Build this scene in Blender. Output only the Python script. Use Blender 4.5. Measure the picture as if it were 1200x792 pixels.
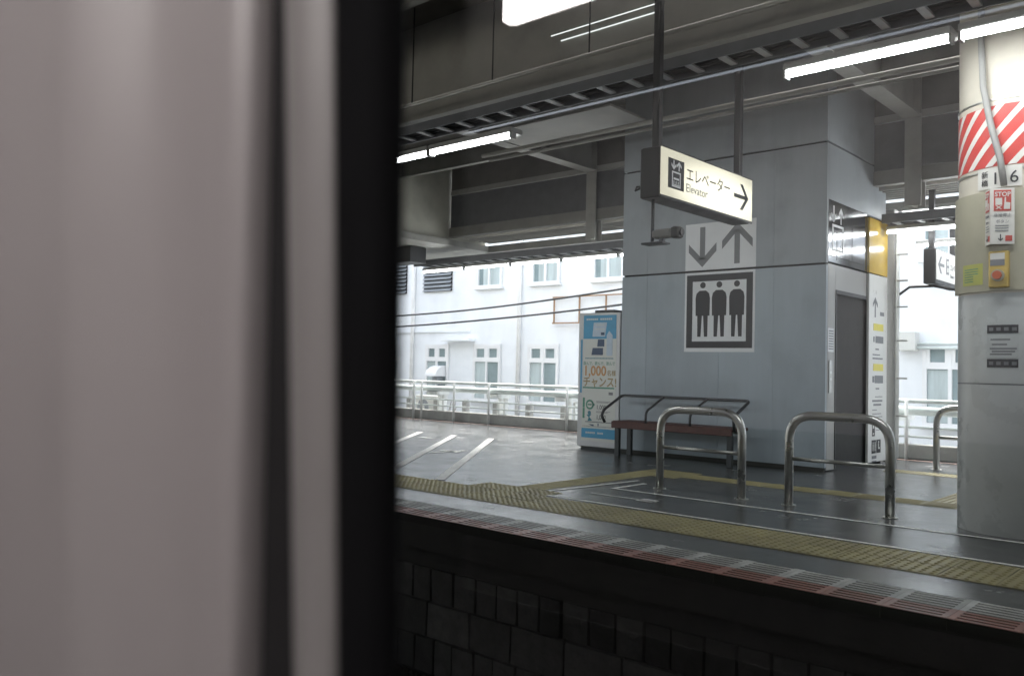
import bpy, math, random
from mathutils import Vector, Matrix
random.seed(7)
R = math.radians
for o in list(bpy.data.objects): bpy.data.objects.remove(o)
scn = bpy.context.scene
col = scn.collection

# ------------------------------------------------------------------ camera
# world: X along the track (to the right), Y across the platform (away), Z up, platform top = 0
CAMZ = 1.10
YAW, PITCH, ROLL = R(42.07), R(2.107), R(1.362)
fw = Vector((-math.sin(YAW)*math.cos(PITCH), math.cos(YAW)*math.cos(PITCH), math.sin(PITCH)))
r0 = Vector((math.cos(YAW), math.sin(YAW), 0)); u0 = r0.cross(fw)
rt = r0*math.cos(ROLL) + u0*math.sin(ROLL); up = u0*math.cos(ROLL) - r0*math.sin(ROLL)
cam_d = bpy.data.cameras.new('camera'); cam = bpy.data.objects.new('camera', cam_d); col.objects.link(cam)
cam.matrix_world = Matrix((( rt.x, up.x, -fw.x, 0), (rt.y, up.y, -fw.y, 0), (rt.z, up.z, -fw.z, CAMZ), (0, 0, 0, 1)))
cam_d.sensor_width = 36; cam_d.lens = 36*1016/1200; cam_d.clip_start = 0.02; cam_d.clip_end = 2000
cam_d.dof.use_dof = True; cam_d.dof.focus_distance = 9.0; cam_d.dof.aperture_fstop = 3.0
scn.camera = cam

# ------------------------------------------------------------------ sky, sun, exposure
w = bpy.data.worlds.new('World'); scn.world = w; w.use_nodes = True
nt = w.node_tree; bg = nt.nodes['Background']
sky = nt.nodes.new('ShaderNodeTexSky'); sky.sky_type = 'NISHITA'; sky.sun_disc = False
sky.sun_elevation = R(46); sky.sun_rotation = R(-35); sky.dust_density = 6; sky.air_density = 1.0; sky.ozone_density = 0.6
hs = nt.nodes.new('ShaderNodeHueSaturation'); hs.inputs['Saturation'].default_value = 0.4; hs.inputs['Value'].default_value = 1.25   # overcast: greyer than a clear sky
nt.links.new(sky.outputs[0], hs.inputs['Color']); nt.links.new(hs.outputs[0], bg.inputs['Color']); bg.inputs['Strength'].default_value = 0.15
sd = bpy.data.lights.new('sun', 'SUN'); sd.energy = 0.5; sd.angle = R(30); sd.color = (1, 0.98, 0.95)
sun = bpy.data.objects.new('sun', sd); col.objects.link(sun)
az, el = R(-35), R(46)
sdir = Vector((math.sin(az)*math.cos(el), math.cos(az)*math.cos(el), math.sin(el)))
sun.rotation_euler = sdir.to_track_quat('Z', 'Y').to_euler()
scn.view_settings.view_transform = 'Standard'; scn.view_settings.look = 'None'
scn.view_settings.exposure = 2.5; scn.view_settings.gamma = 1
scn.render.engine = 'CYCLES'
scn.cycles.max_bounces = 8; scn.cycles.diffuse_bounces = 4; scn.cycles.glossy_bounces = 4
scn.cycles.transparent_max_bounces = 8; scn.cycles.sample_clamp_indirect = 6

# ------------------------------------------------------------------ materials
M = {}
def mat(name, c, rough=0.6, metal=0.0, var=0.12, scale=6.0, bump=0.0, bscale=60.0, emit=None, estr=0, rvar=0.1, spec=0.5, stain=0.0, streak=False):
    m = bpy.data.materials.new(name); m.use_nodes = True; n = m.node_tree.nodes; l = m.node_tree.links
    b = n['Principled BSDF']; b.inputs['Metallic'].default_value = metal
    b.inputs['Specular IOR Level'].default_value = spec
    tc = n.new('ShaderNodeTexCoord')
    mp = n.new('ShaderNodeMapping'); l.new(tc.outputs['Object'], mp.inputs['Vector'])
    if streak: mp.inputs['Scale'].default_value = (1, 1, 0.12)
    nz = n.new('ShaderNodeTexNoise'); nz.inputs['Scale'].default_value = scale; nz.inputs['Detail'].default_value = 6; nz.inputs['Roughness'].default_value = 0.65
    l.new(mp.outputs[0], nz.inputs['Vector'])
    mr = n.new('ShaderNodeMapRange'); mr.inputs['From Min'].default_value = 0.3; mr.inputs['From Max'].default_value = 0.7
    mr.inputs['To Min'].default_value = 1-var; mr.inputs['To Max'].default_value = 1+var*0.6
    l.new(nz.outputs['Fac'], mr.inputs['Value'])
    mx = n.new('ShaderNodeMix'); mx.data_type = 'RGBA'; mx.blend_type = 'MULTIPLY'; mx.inputs['Factor'].default_value = 1
    mx.inputs['A'].default_value = (*c, 1); l.new(mr.outputs[0], mx.inputs['B'])
    src = mx.outputs['Result']
    if stain:
        n2 = n.new('ShaderNodeTexNoise'); n2.inputs['Scale'].default_value = 1.7; n2.inputs['Detail'].default_value = 8
        l.new(tc.outputs['Object'], n2.inputs['Vector'])
        m2 = n.new('ShaderNodeMapRange'); m2.inputs['From Min'].default_value = 0.5; m2.inputs['From Max'].default_value = 0.72
        m2.inputs['To Min'].default_value = 1; m2.inputs['To Max'].default_value = 1-stain
        l.new(n2.outputs['Fac'], m2.inputs['Value'])
        x2 = n.new('ShaderNodeMix'); x2.data_type = 'RGBA'; x2.blend_type = 'MULTIPLY'; x2.inputs['Factor'].default_value = 1
        l.new(src, x2.inputs['A']); l.new(m2.outputs[0], x2.inputs['B']); src = x2.outputs['Result']
    l.new(src, b.inputs['Base Color'])
    m3 = n.new('ShaderNodeMapRange'); m3.inputs['From Min'].default_value = 0.3; m3.inputs['From Max'].default_value = 0.7
    m3.inputs['To Min'].default_value = max(0.02, rough-rvar); m3.inputs['To Max'].default_value = min(1, rough+rvar)
    l.new(nz.outputs['Fac'], m3.inputs['Value']); l.new(m3.outputs[0], b.inputs['Roughness'])
    if bump:
        nb = n.new('ShaderNodeTexNoise'); nb.inputs['Scale'].default_value = bscale; nb.inputs['Detail'].default_value = 5
        l.new(tc.outputs['Object'], nb.inputs['Vector'])
        bp = n.new('ShaderNodeBump'); bp.inputs['Strength'].default_value = bump; bp.inputs['Distance'].default_value = 0.01
        l.new(nb.outputs['Fac'], bp.inputs['Height']); l.new(bp.outputs[0], b.inputs['Normal'])
    if name in ('stone', 'tactile', 'concrete_edge', 'red_paint', 'tower_low', 'seat_slat'):
        oi = n.new('ShaderNodeObjectInfo'); m4 = n.new('ShaderNodeMapRange'); q = .45 if name == 'stone' else (.05 if name == 'tower_low' else .16)
        m4.inputs['To Min'].default_value = 1-q; m4.inputs['To Max'].default_value = 1+q; l.new(oi.outputs['Random'], m4.inputs['Value'])
        x4 = n.new('ShaderNodeMix'); x4.data_type = 'RGBA'; x4.blend_type = 'MULTIPLY'; x4.inputs['Factor'].default_value = 1
        l.new(src, x4.inputs['A']); l.new(m4.outputs[0], x4.inputs['B']); l.new(x4.outputs['Result'], b.inputs['Base Color'])
    if emit:
        b.inputs['Emission Color'].default_value = (*emit, 1); b.inputs['Emission Strength'].default_value = estr
    M[name] = m; return m
mat('asphalt', (.10, .103, .106), .20, var=.22, scale=2.2, bump=.13, bscale=200, rvar=.10, stain=.38)
mat('concrete_edge', (.5, .51, .5), .45, var=.25, scale=9, bump=.2, stain=.3)
mat('red_paint', (.36, .15, .12), .42, var=.3, scale=12, bump=.2, stain=.3)
mat('groove_dark', (.045, .043, .04), .9, var=.3)  # darker tone for groove floors, ridge sides and block fronts
mat('tactile', (.36, .32, .16), .5, var=.25, scale=5, bump=.15, stain=.4)
mat('line_white', (.82, .82, .8), .5, var=.25, scale=14, stain=.15)
mat('line_pink', (.5, .3, .24), .5, var=.3, scale=14)
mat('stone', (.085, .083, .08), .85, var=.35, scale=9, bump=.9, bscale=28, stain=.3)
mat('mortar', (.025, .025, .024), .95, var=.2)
mat('dark_concrete', (.06, .058, .055), .9, var=.3, scale=3, bump=.3, stain=.4)
mat('concrete', (.4, .4, .38), .85, var=.2, scale=3, bump=.3, stain=.35)
mat('ballast', (.07, .062, .055), .95, var=.4, scale=14, bump=.5)
mat('rail_steel', (.25, .22, .2), .35, metal=.9, var=.3)
mat('sleeper', (.12, .11, .1), .9, bump=.3)
mat('soil', (.12, .11, .09), .95, var=.3, bump=.4)
mat('tower_low', (.37, .43, .475), .42, var=.12, scale=2.2, bump=.05, bscale=4, stain=.14, streak=True)
mat('tower_up', (.37, .41, .44), .5, var=.12, scale=2.2, bump=.05, bscale=4, stain=.2, streak=True)
mat('seam', (.03, .03, .032), .8)
mat('steel_mirror', (.30, .31, .32), .13, metal=1, var=.08, scale=3, rvar=.03)
mat('door_dark', (.085, .07, .06), .25, metal=.5, var=.2, scale=5, streak=True)
mat('jamb', (.38, .38, .37), .4, metal=.2, var=.08)
mat('board_white', (.72, .73, .71), .35, var=.05)
mat('board_yellow', (.62, .42, .07), .15, var=.08, rvar=.03)
mat('yellow_print', (.75, .66, .08), .4)
mat('print_dark', (.022, .024, .03), .5)
mat('print_grey', (.2, .21, .225), .5)
mat('picto_white', (.80, .82, .84), .45, var=.05, scale=3)
mat('steel_brushed', (.5, .5, .48), .3, metal=1, var=.06, scale=6, rvar=.05)
mat('black_metal', (.025, .026, .028), .45, var=.2)
mat('bench_metal', (.06, .065, .07), .4, metal=.4, var=.2)
mat('bench_wood', (.11, .048, .044), .5, var=.3, scale=20)
mat('machine_white', (.68, .69, .70), .35, var=.05)
mat('machine_grey', (.12, .115, .11), .5, var=.1)
mat('ad_paper', (.72, .74, .70), .4, var=.03)
mat('ad_blue', (.09, .38, .62), .4, var=.1)
mat('ad_pale', (.55, .66, .76), .4, var=.1)
mat('ad_navy', (.05, .09, .17), .4)
mat('ad_orange', (.62, .33, .12), .4)
mat('ad_brown', (.40, .30, .14), .4)
mat('ad_green', (.07, .30, .20), .4)
mat('ad_teal', (.06, .25, .32), .4)
mat('cream', (.66, .62, .53), .38, var=.07, scale=3, stain=.12)
mat('pillar_low', (.58, .61, .61), .3, var=.08, scale=3, stain=.12)
mat('hazard_red', (.60, .05, .04), .4, var=.1)
mat('hazard_white', (.74, .72, .68), .4, var=.06)
mat('cover_beige', (.42, .40, .30), .5, var=.1, scale=4, stain=.15)
mat('plate_white', (.74, .73, .69), .4, var=.04)
mat('sign_red', (.58, .07, .05), .45)
mat('button_yellow', (.62, .44, .10), .45, var=.12)
mat('button_red', (.55, .10, .02), .35)
mat('sticker_lime', (.50, .52, .12), .5, var=.08)
mat('conduit_grey', (.33, .33, .32), .5, var=.1)
mat('roof_dark', (.17, .162, .148), .8, var=.25, scale=2, stain=.3)
mat('beam_grey', (.28, .278, .26), .6, var=.15, scale=3, stain=.25)
mat('beam_pale', (.40, .395, .365), .6, var=.12, scale=3, stain=.25)
mat('panel_olive', (.56, .55, .48), .7, var=.12, scale=1.2, stain=.2)
mat('glazing_dark', (.14, .145, .155), .6, var=.2)
mat('tray_metal', (.2, .21, .23), .5, metal=.5, var=.15)
mat('tray_rung', (.45, .46, .47), .5, metal=.2)
mat('lamp_body', (.42, .42, .41), .45, var=.05)
mat('tube_off', (.75, .75, .74), .3, var=.02)
mat('wall_white', (.86, .88, .90), .75, var=.05, scale=1.5, bump=.05, stain=.06, streak=True)
mat('frame_white', (.82, .82, .82), .4, var=.03)
mat('pane', (.26, .33, .34), .12, var=.25, scale=1.2)
mat('curtain', (.5, .57, .57), .6, var=.25, scale=5, streak=True)
mat('louver', (.30, .32, .34), .6, var=.1)
mat('downpipe_white', (.82, .81, .79), .5)
mat('brown_pipe', (.36, .22, .12), .6)
mat('pipe_pale', (.74, .80, .78), .45, var=.08, stain=.15)
mat('fence_paint', (.78, .8, .78), .5, var=.1, stain=.2)
mat('ac_white', (.66, .66, .62), .5, var=.06)
mat('cable_black', (.02, .022, .024), .6)
mat('twig', (.14, .11, .08), .9)
mat('train_panel', (.42, .385, .385), .38, var=.03, scale=2)
mat('train_post', (.31, .29, .285), .4, var=.04)
mat('train_groove', (.026, .025, .026), .75, spec=.15)
mat('train_rubber', (.008, .008, .009), .8, spec=.08)
mat('train_dark', (.07, .07, .075), .6)
mat('train_ceiling', (.6, .6, .6), .6)
mat('seat_cloth', (.06, .09, .06), .9)
def emitter(name, c, s):
    m = bpy.data.materials.new(name); m.use_nodes = True; n = m.node_tree.nodes; n.clear()
    e = n.new('ShaderNodeEmission'); e.inputs[0].default_value = (*c, 1); e.inputs[1].default_value = s
    o = n.new('ShaderNodeOutputMaterial'); m.node_tree.links.new(e.outputs[0], o.inputs[0]); M[name] = m
emitter('tube_lit', (.97, .985, 1), 12.0)
emitter('tube_far', (.97, .98, 1), 7.5)
emitter('added_glow', (.95, 1, .98), .2)  # glow added for the bright streaks under the roof, no known lamp
emitter('train_tube', (1, .94, .92), 3.0)
def lit_face(name, c, lo, hi, cy, cz, ry, rz):
    # backlit sign face: brighter round the lamp tube inside the box
    m = bpy.data.materials.new(name); m.use_nodes = True; n = m.node_tree.nodes; l = m.node_tree.links; n.clear()
    g = n.new('ShaderNodeNewGeometry'); s = n.new('ShaderNodeSeparateXYZ'); l.new(g.outputs['Position'], s.inputs[0])
    def quad(out, c0, rad):
        a = n.new('ShaderNodeMath'); a.operation = 'SUBTRACT'; l.new(s.outputs[out], a.inputs[0]); a.inputs[1].default_value = c0
        d = n.new('ShaderNodeMath'); d.operation = 'DIVIDE'; l.new(a.outputs[0], d.inputs[0]); d.inputs[1].default_value = rad
        p = n.new('ShaderNodeMath'); p.operation = 'POWER'; l.new(d.outputs[0], p.inputs[0]); p.inputs[1].default_value = 2; return p
    a = n.new('ShaderNodeMath'); a.operation = 'ADD'; l.new(quad('Y', cy, ry).outputs[0], a.inputs[0]); l.new(quad('Z', cz, rz).outputs[0], a.inputs[1])
    mr = n.new('ShaderNodeMapRange'); mr.interpolation_type = 'SMOOTHSTEP'; l.new(a.outputs[0], mr.inputs['Value'])
    mr.inputs['From Min'].default_value = 0; mr.inputs['From Max'].default_value = 1.5; mr.inputs['To Min'].default_value = hi; mr.inputs['To Max'].default_value = lo
    e = n.new('ShaderNodeEmission'); e.inputs[0].default_value = (*c, 1); l.new(mr.outputs[0], e.inputs[1])
    o = n.new('ShaderNodeOutputMaterial'); l.new(e.outputs[0], o.inputs[0]); M[name] = m
lit_face('sign_lit', (1, .95, .76), .14, .29, 6.75, 2.64, .8, .24)
def glass():
    m = bpy.data.materials.new('window_glass'); m.use_nodes = True; n = m.node_tree.nodes; l = m.node_tree.links; n.clear()
    t = n.new('ShaderNodeBsdfTransparent'); t.inputs[0].default_value = (.93, .95, .94, 1)
    g = n.new('ShaderNodeBsdfGlossy'); g.inputs['Roughness'].default_value = 0.0
    f = n.new('ShaderNodeFresnel'); f.inputs[0].default_value = 1.5
    mu = n.new('ShaderNodeMath'); mu.operation = 'MULTIPLY'; mu.inputs[1].default_value = 2.4; mu.use_clamp = True
    l.new(f.outputs[0], mu.inputs[0]); mx = n.new('ShaderNodeMixShader'); l.new(mu.outputs[0], mx.inputs[0])
    l.new(t.outputs[0], mx.inputs[1]); l.new(g.outputs[0], mx.inputs[2])
    o = n.new('ShaderNodeOutputMaterial'); l.new(mx.outputs[0], o.inputs[0]); M['window_glass'] = m
glass()

# ------------------------------------------------------------------ builders
def wloc(p):
    v = Vector((0, 0, 0))
    while p is not None: v += p.location; p = p.parent
    return v
class MB:
    def __init__(s): s.v = []; s.f = []; s.mi = []; s.sm = []
    def add(s, vs, fs, mi=0, smooth=False):
        b = len(s.v); s.v += [tuple(x) for x in vs]
        for f in fs: s.f.append([b+i for i in f]); s.mi.append(mi); s.sm.append(smooth)
        return s
    def box(s, a, b, mi=0, bev=0.0):
        x0, y0, z0 = (min(a[i], b[i]) for i in range(3)); x1, y1, z1 = (max(a[i], b[i]) for i in range(3))
        if bev <= 0:
            return s.add([(x0,y0,z0),(x1,y0,z0),(x1,y1,z0),(x0,y1,z0),(x0,y0,z1),(x1,y0,z1),(x1,y1,z1),(x0,y1,z1)],
                         [(3,2,1,0),(4,5,6,7),(0,1,5,4),(1,2,6,5),(2,3,7,6),(3,0,4,7)], mi)
        e = bev; vs = []; fs = []
        lv = [(z0, e), (z0+e, 0), (z1-e, 0), (z1, e)]
        for z, i in lv:
            q = e if i == 0 else e*1.6
            xa, xb, ya, yb = x0+i, x1-i, y0+i, y1-i
            vs += [(xa+q,ya,z),(xb-q,ya,z),(xb,ya+q,z),(xb,yb-q,z),(xb-q,yb,z),(xa+q,yb,z),(xa,yb-q,z),(xa,ya+q,z)]
        fs.append(list(range(7, -1, -1))); fs.append([24+i for i in range(8)])
        for k in range(3):
            for i in range(8): j = (i+1) % 8; fs.append((8*k+i, 8*k+j, 8*k+8+j, 8*k+8+i))
        return s.add(vs, fs, mi)
    def sweep(s, pts, rad, n=10, mi=0, caps=True, closed=False):
        pts = [Vector(p) for p in pts]; rr = rad if isinstance(rad, (list, tuple)) else [rad]*len(pts)
        vs = []; fs = []; prev = None
        for i, p in enumerate(pts):
            a = pts[i-1] if i else p; b = pts[i+1] if i < len(pts)-1 else p
            t = (b-a).normalized()
            if prev is None:
                q = Vector((0, 0, 1)) if abs(t.z) < .9 else Vector((1, 0, 0)); nn = (q - t*q.dot(t)).normalized()
            else: nn = (prev - t*prev.dot(t)).normalized()
            prev = nn; bb = t.cross(nn)
            for k in range(n):
                a_ = 2*math.pi*k/n; vs.append(p + (nn*math.cos(a_) + bb*math.sin(a_))*rr[i])
        for i in range(len(pts)-1):
            for k in range(n): j = (k+1) % n; fs.append((i*n+k, i*n+j, i*n+n+j, i*n+n+k))
        s.add(vs, fs, mi, True)
        if caps:
            b = len(s.v)-len(vs); s.f.append([b+k for k in range(n-1, -1, -1)]); s.mi.append(mi); s.sm.append(False)
            e = b+(len(pts)-1)*n; s.f.append([e+k for k in range(n)]); s.mi.append(mi); s.sm.append(False)
        return s
    def cyl(s, a, b, r, n=14, mi=0): return s.sweep([a, b], r, n, mi)
    def prism(s, poly, fn, mi=0):      # poly in 2d, fn(x, y, k) -> 3d for k = 0 (back), 1 (front)
        n = len(poly); vs = [fn(x, y, 0) for x, y in poly] + [fn(x, y, 1) for x, y in poly]
        fs = [list(range(n-1, -1, -1)), [n+i for i in range(n)]] + [(i, (i+1) % n, n+(i+1) % n, n+i) for i in range(n)]
        return s.add(vs, fs, mi)
    def build(s, name, mats, parent=None):
        if isinstance(mats, str): mats = [mats]
        off = wloc(parent); me = bpy.data.meshes.new(name)
        me.from_pydata([(x-off.x, y-off.y, z-off.z) for x, y, z in s.v], [], s.f)
        for m in mats: me.materials.append(M[m])
        me.polygons.foreach_set('material_index', s.mi); me.polygons.foreach_set('use_smooth', s.sm); me.update()
        o = bpy.data.objects.new(name, me); col.objects.link(o); o.parent = parent; return o
def tag(o, label=None, cat=None, group=None, kind=None):
    if label: o['label'] = label
    if cat: o['category'] = cat
    if group: o['group'] = group
    if kind: o['kind'] = kind
    return o
def thing(name, loc, label, cat, group=None):
    o = bpy.data.objects.new(name, None); o.empty_display_size = .2; col.objects.link(o); o.location = loc
    return tag(o, label, cat, group)
def copy_tree(o, parent=None):
    c = o.copy(); col.objects.link(c); c.parent = parent
    for ch in list(o.children): copy_tree(ch, c)
    return c
def box(name, a, b, m, parent=None, bev=0.0): return MB().box(a, b, 0, bev).build(name, m, parent)
def bend(pts, rad, seg=6):             # round the corners of a polyline
    pts = [Vector(p) for p in pts]; out = [pts[0]]
    for i in range(1, len(pts)-1):
        a = (pts[i-1]-pts[i]); b = (pts[i+1]-pts[i]); r_ = min(rad, a.length*.49, b.length*.49)
        p0 = pts[i]+a.normalized()*r_; p1 = pts[i]+b.normalized()*r_
        for k in range(seg+1):
            t = k/seg; out.append(p0*(1-t)**2 + pts[i]*2*t*(1-t) + p1*t*t)
    out.append(pts[-1]); return out
# flat print: a frame has an origin, a right vector, an up vector and a normal
class Frame:
    def __init__(s, o, r, u): s.o = Vector(o); s.r = Vector(r).normalized(); s.u = Vector(u).normalized(); s.n = s.r.cross(s.u)
    def p(s, x, y, d=0): return s.o + s.r*x + s.u*y + s.n*d
    def rot(s): return Matrix((s.r, s.u, s.n)).transposed().to_euler()
def decal(name, fr, polys, m, parent, d=.003, t=.002):
    mb = MB()
    for p in polys: mb.prism(p, lambda x, y, k: fr.p(x, y, d if k else d-t))
    return mb.build(name, m, parent)
def rect(x0, y0, x1, y1): return [(x0, y0), (x1, y0), (x1, y1), (x0, y1)]
def disc(x, y, r, n=20, ry=None): return [(x+r*math.cos(2*math.pi*k/n), y+(ry or r)*math.sin(2*math.pi*k/n)) for k in range(n)]
def ring(x0, y0, x1, y1, w_): return [rect(x0, y0, x1, y0+w_), rect(x0, y1-w_, x1, y1), rect(x0, y0+w_, x0+w_, y1-w_), rect(x1-w_, y0+w_, x1, y1-w_)]
def text(name, body, fr, x, y, size, m, parent, d=.003, sx=1.0, align='LEFT', bold=0.0):
    c = bpy.data.curves.new(name, 'FONT'); c.body = body; c.size = size; c.align_x = align; c.extrude = .0008; c.resolution_u = 3; c.offset = bold
    t = bpy.data.objects.new(name, c); col.objects.link(t)
    dg = bpy.context.evaluated_depsgraph_get(); me = bpy.data.meshes.new_from_object(t.evaluated_get(dg)); me.name = name
    bpy.data.objects.remove(t); bpy.data.curves.remove(c)
    me.materials.clear(); me.materials.append(M[m])
    o = bpy.data.objects.new(name, me); col.objects.link(o); o.parent = parent
    o.rotation_euler = fr.rot(); o.location = fr.p(x, y, d) - wloc(parent); o.scale = (sx, 1, 1); return o
def arrow(fr_dir, cx, cy, L, wd, hd, t):   # bar arrow with open chevron head, pointing +y before rotation by fr_dir (radians)
    c, s = math.cos(fr_dir), math.sin(fr_dir)
    P = lambda pts: [(cx+x*c-y*s, cy+x*s+y*c) for x, y in pts]
    k = t*1.42
    return [P([(-t/2, -L/2), (t/2, -L/2), (t/2, L/2-k*.9), (-t/2, L/2-k*.9)]),
            P([(0, L/2), (-wd/2, L/2-hd), (-wd/2, L/2-hd-k), (0, L/2-k)]),
            P([(0, L/2), (0, L/2-k), (wd/2, L/2-hd-k), (wd/2, L/2-hd)])]

# ================================================================== SETTING
EDGE = 4.375
ground = tag(MB().add([(-400, -400, -1.9), (400, -400, -1.9), (400, 400, -1.9), (-400, 400, -1.9)], [(0, 1, 2, 3)]).build('ground', 'soil'), kind='structure')
tag(box('track_bed', (-60, -6, -1.899), (50, 4.6, -1.27), 'ballast'), kind='structure')
tag(box('back_ground', (-60, 13.05, -1.89), (50, 60, -.25), 'concrete'), kind='structure')
# ballast stones near the visible corner
mb = MB()
for i in range(2600):
    x = random.uniform(-7.5, -1.5); y = random.uniform(3.7, 4.58); s_ = random.uniform(.02, .042); z = -1.27+random.uniform(-.01, .03)
    a = random.random()*6.28; vs = []
    for k in range(4): vs.append((x+s_*math.cos(a+k*1.57)*random.uniform(.7, 1.2), y+s_*math.sin(a+k*1.57)*random.uniform(.7, 1.2), z+random.uniform(-.3, .3)*s_))
    vs += [(x+random.uniform(-.3, .3)*s_, y+random.uniform(-.3, .3)*s_, z+s_*.8)]
    mb.add(vs, [(0, 1, 4), (1, 2, 4), (2, 3, 4), (3, 0, 4)])
tag(mb.build('ballast_stones', 'ballast'), 'dark crushed ballast stones beside the stone platform wall', 'ballast', kind='stuff')
for y, lab in ((3.43, 'steel rail nearest the stone platform wall'), (2.36, 'steel rail on the side of the passing train')):
    pr_ = [(-.065, 0), (.065, 0), (.065, .012), (.012, .03), (.012, .11), (.033, .118), (.033, .153), (-.033, .153), (-.033, .118), (-.012, .11), (-.012, .03), (-.065, .012)]
    t = MB().prism(pr_, lambda a, b, k, y=y: ((-40 if k == 0 else 30), y-a, -1.215+b)).build('rail', 'rail_steel'); tag(t, lab, 'rail', 'rails of the near track')
sl0 = None
for i in range(14):
    o = box('sleeper', (-.11, 1.9, -1.30), (.11, 3.9, -1.217), 'sleeper', bev=.015) if i == 0 else sl0.copy()
    if i == 0: sl0 = o
    else: col.objects.link(o)
    o.location.x = -8.2+i*.62; tag(o, 'concrete sleeper lying across the dark track bed', 'sleeper', 'sleepers under the near track')

# ---- platform
pf = tag(box('platform', (-60, EDGE+.46, -.24), (50, 13.04, 0), 'asphalt'), kind='structure')
box('edge_beam', (-60, EDGE+.012, -.24), (50, EDGE+.458, -.05), 'dark_concrete', pf)
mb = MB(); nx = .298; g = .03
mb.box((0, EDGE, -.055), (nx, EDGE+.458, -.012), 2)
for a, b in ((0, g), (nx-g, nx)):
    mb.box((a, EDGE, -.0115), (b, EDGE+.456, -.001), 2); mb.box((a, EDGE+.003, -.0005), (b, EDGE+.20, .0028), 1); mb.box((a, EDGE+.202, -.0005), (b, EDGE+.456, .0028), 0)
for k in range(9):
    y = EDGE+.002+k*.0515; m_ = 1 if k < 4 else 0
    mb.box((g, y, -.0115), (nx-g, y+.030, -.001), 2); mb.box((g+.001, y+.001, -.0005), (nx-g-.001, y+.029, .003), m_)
eb = mb.build('edge_block', ['concrete_edge', 'red_paint', 'groove_dark'], pf)
for i in range(58):
    o = eb if i == 0 else eb.copy()
    if i: col.objects.link(o)
    o.location.x = -15+.3*i
box('edge_strip', (-60, EDGE+.002, -.055), (-15.01, EDGE+.458, .001), 'concrete_edge', pf)
box('edge_strip', (2.41, EDGE+.002, -.055), (50, EDGE+.458, .001), 'concrete_edge', pf)
# tactile paving
def dome_tile():
    mb = MB(); mb.box((0, 0, -.004), (.294, .294, .005))
    for i in range(5):
        for j in range(5):
            x = .03+.0585*i; y = .03+.0585*j; vs = [(x+.016*math.cos(k*1.0472), y+.016*math.sin(k*1.0472), .005) for k in range(6)] + [(x+.009*math.cos(k*1.0472), y+.009*math.sin(k*1.0472), .0115) for k in range(6)]
            mb.add(vs, [(6, 7, 8, 9, 10, 11)]+[(k, (k+1) % 6, 6+(k+1) % 6, 6+k) for k in range(6)])
    return mb
def bar_tile(alongy=True):
    mb = MB(); mb.box((0, 0, -.004), (.294, .294, .005))
    for i in range(4):
        a = .026+.068*i; b = a+.034
        if alongy: mb.add([(a, .01, .005), (b, .01, .005), (b, .284, .005), (a, .284, .005), (a+.007, .018, .0115), (b-.007, .018, .0115), (b-.007, .276, .0115), (a+.007, .276, .0115)], [(4, 5, 6, 7), (0, 1, 5, 4), (1, 2, 6, 5), (2, 3, 7, 6), (3, 0, 4, 7)])
        else: mb.add([(.01, a, .005), (.284, a, .005), (.284, b, .005), (.01, b, .005), (.018, a+.007, .0115), (.276, a+.007, .0115), (.276, b-.007, .0115), (.018, b-.007, .0115)], [(4, 5, 6, 7), (0, 1, 5, 4), (1, 2, 6, 5), (2, 3, 7, 6), (3, 0, 4, 7)])
    return mb
td = dome_tile().build('tactile_tile', 'tactile', pf); tb = bar_tile().build('tactile_tile', 'tactile', pf); tx = bar_tile(False).build('tactile_tile', 'tactile', pf)
used = {td: False, tb: False, tx: False}
def tile(src, x, y):
    o = src if not used[src] else src.copy()
    if used[src]: col.objects.link(o)
    used[src] = True; o.location = (x, y, random.uniform(-.0012, .0012)); o.rotation_euler.z = R(random.uniform(-.25, .25))
for i in range(42):
    for j in range(2): tile(td, -13.2+.3*i, 5.27+.3*j)
for i in range(3): tile(td, -5.8+.3*i, 5.87)
for j in range(6): tile(tb, -5.45, 6.17+.3*j)
tile(td, -5.45, 7.97); tile(td, -5.45, 8.27); tile(td, -5.15, 7.97); tile(td, -5.15, 8.27)
for i in range(10): tile(tx, -4.85+.3*i, 8.12)
for i in range(3):
    for j in range(3): tile(td, -1.85-.3*i-.0, 8.12+.3*j+.3*0)
for j in range(3): tile(tb, -2.45, 9.02+.3*j)
for i in range(4): tile(td, -3.65+.3*i, 10.7)
# painted lines
def pline(a, b, wd, m='line_white', z=.004):
    a = Vector((*a, 0)); b = Vector((*b, 0)); d = (b-a).normalized(); n_ = Vector((-d.y, d.x, 0))*wd/2
    MB().add([(*(a+n_).xy, z), (*(a-n_).xy, z), (*(b-n_).xy, z), (*(b+n_).xy, z)], [(3, 2, 1, 0)]).build('painted_line', m, pf)
pline((-5.05, 5.96), (2, 5.90), .045)
pline((-4.82, 6.80), (2, 6.78), .05)
pline((-4.80, 6.83), (-4.80, 7.35), .05)
pline((-5.08, 6.02), (-4.98, 7.5), .04)
pline((-4.75, 6.38), (-4.05, 6.38), .03); pline((-4.15, 6.32), (-4.15, 6.46), .16)
for k in range(4): pline((-6.27-.80*k, 5.93), (-9.47-.83*k, 10.05), .10)
pline((-8.5, 8.05), (-8.15, 8.05), .10); pline((-8.35, 7.7), (-8.28, 8.3), .10)
pline((-10.3, 9.3), (-10.0, 9.3), .1)
pline((-30, 12.45), (2, 12.45), .06, 'line_pink')
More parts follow.
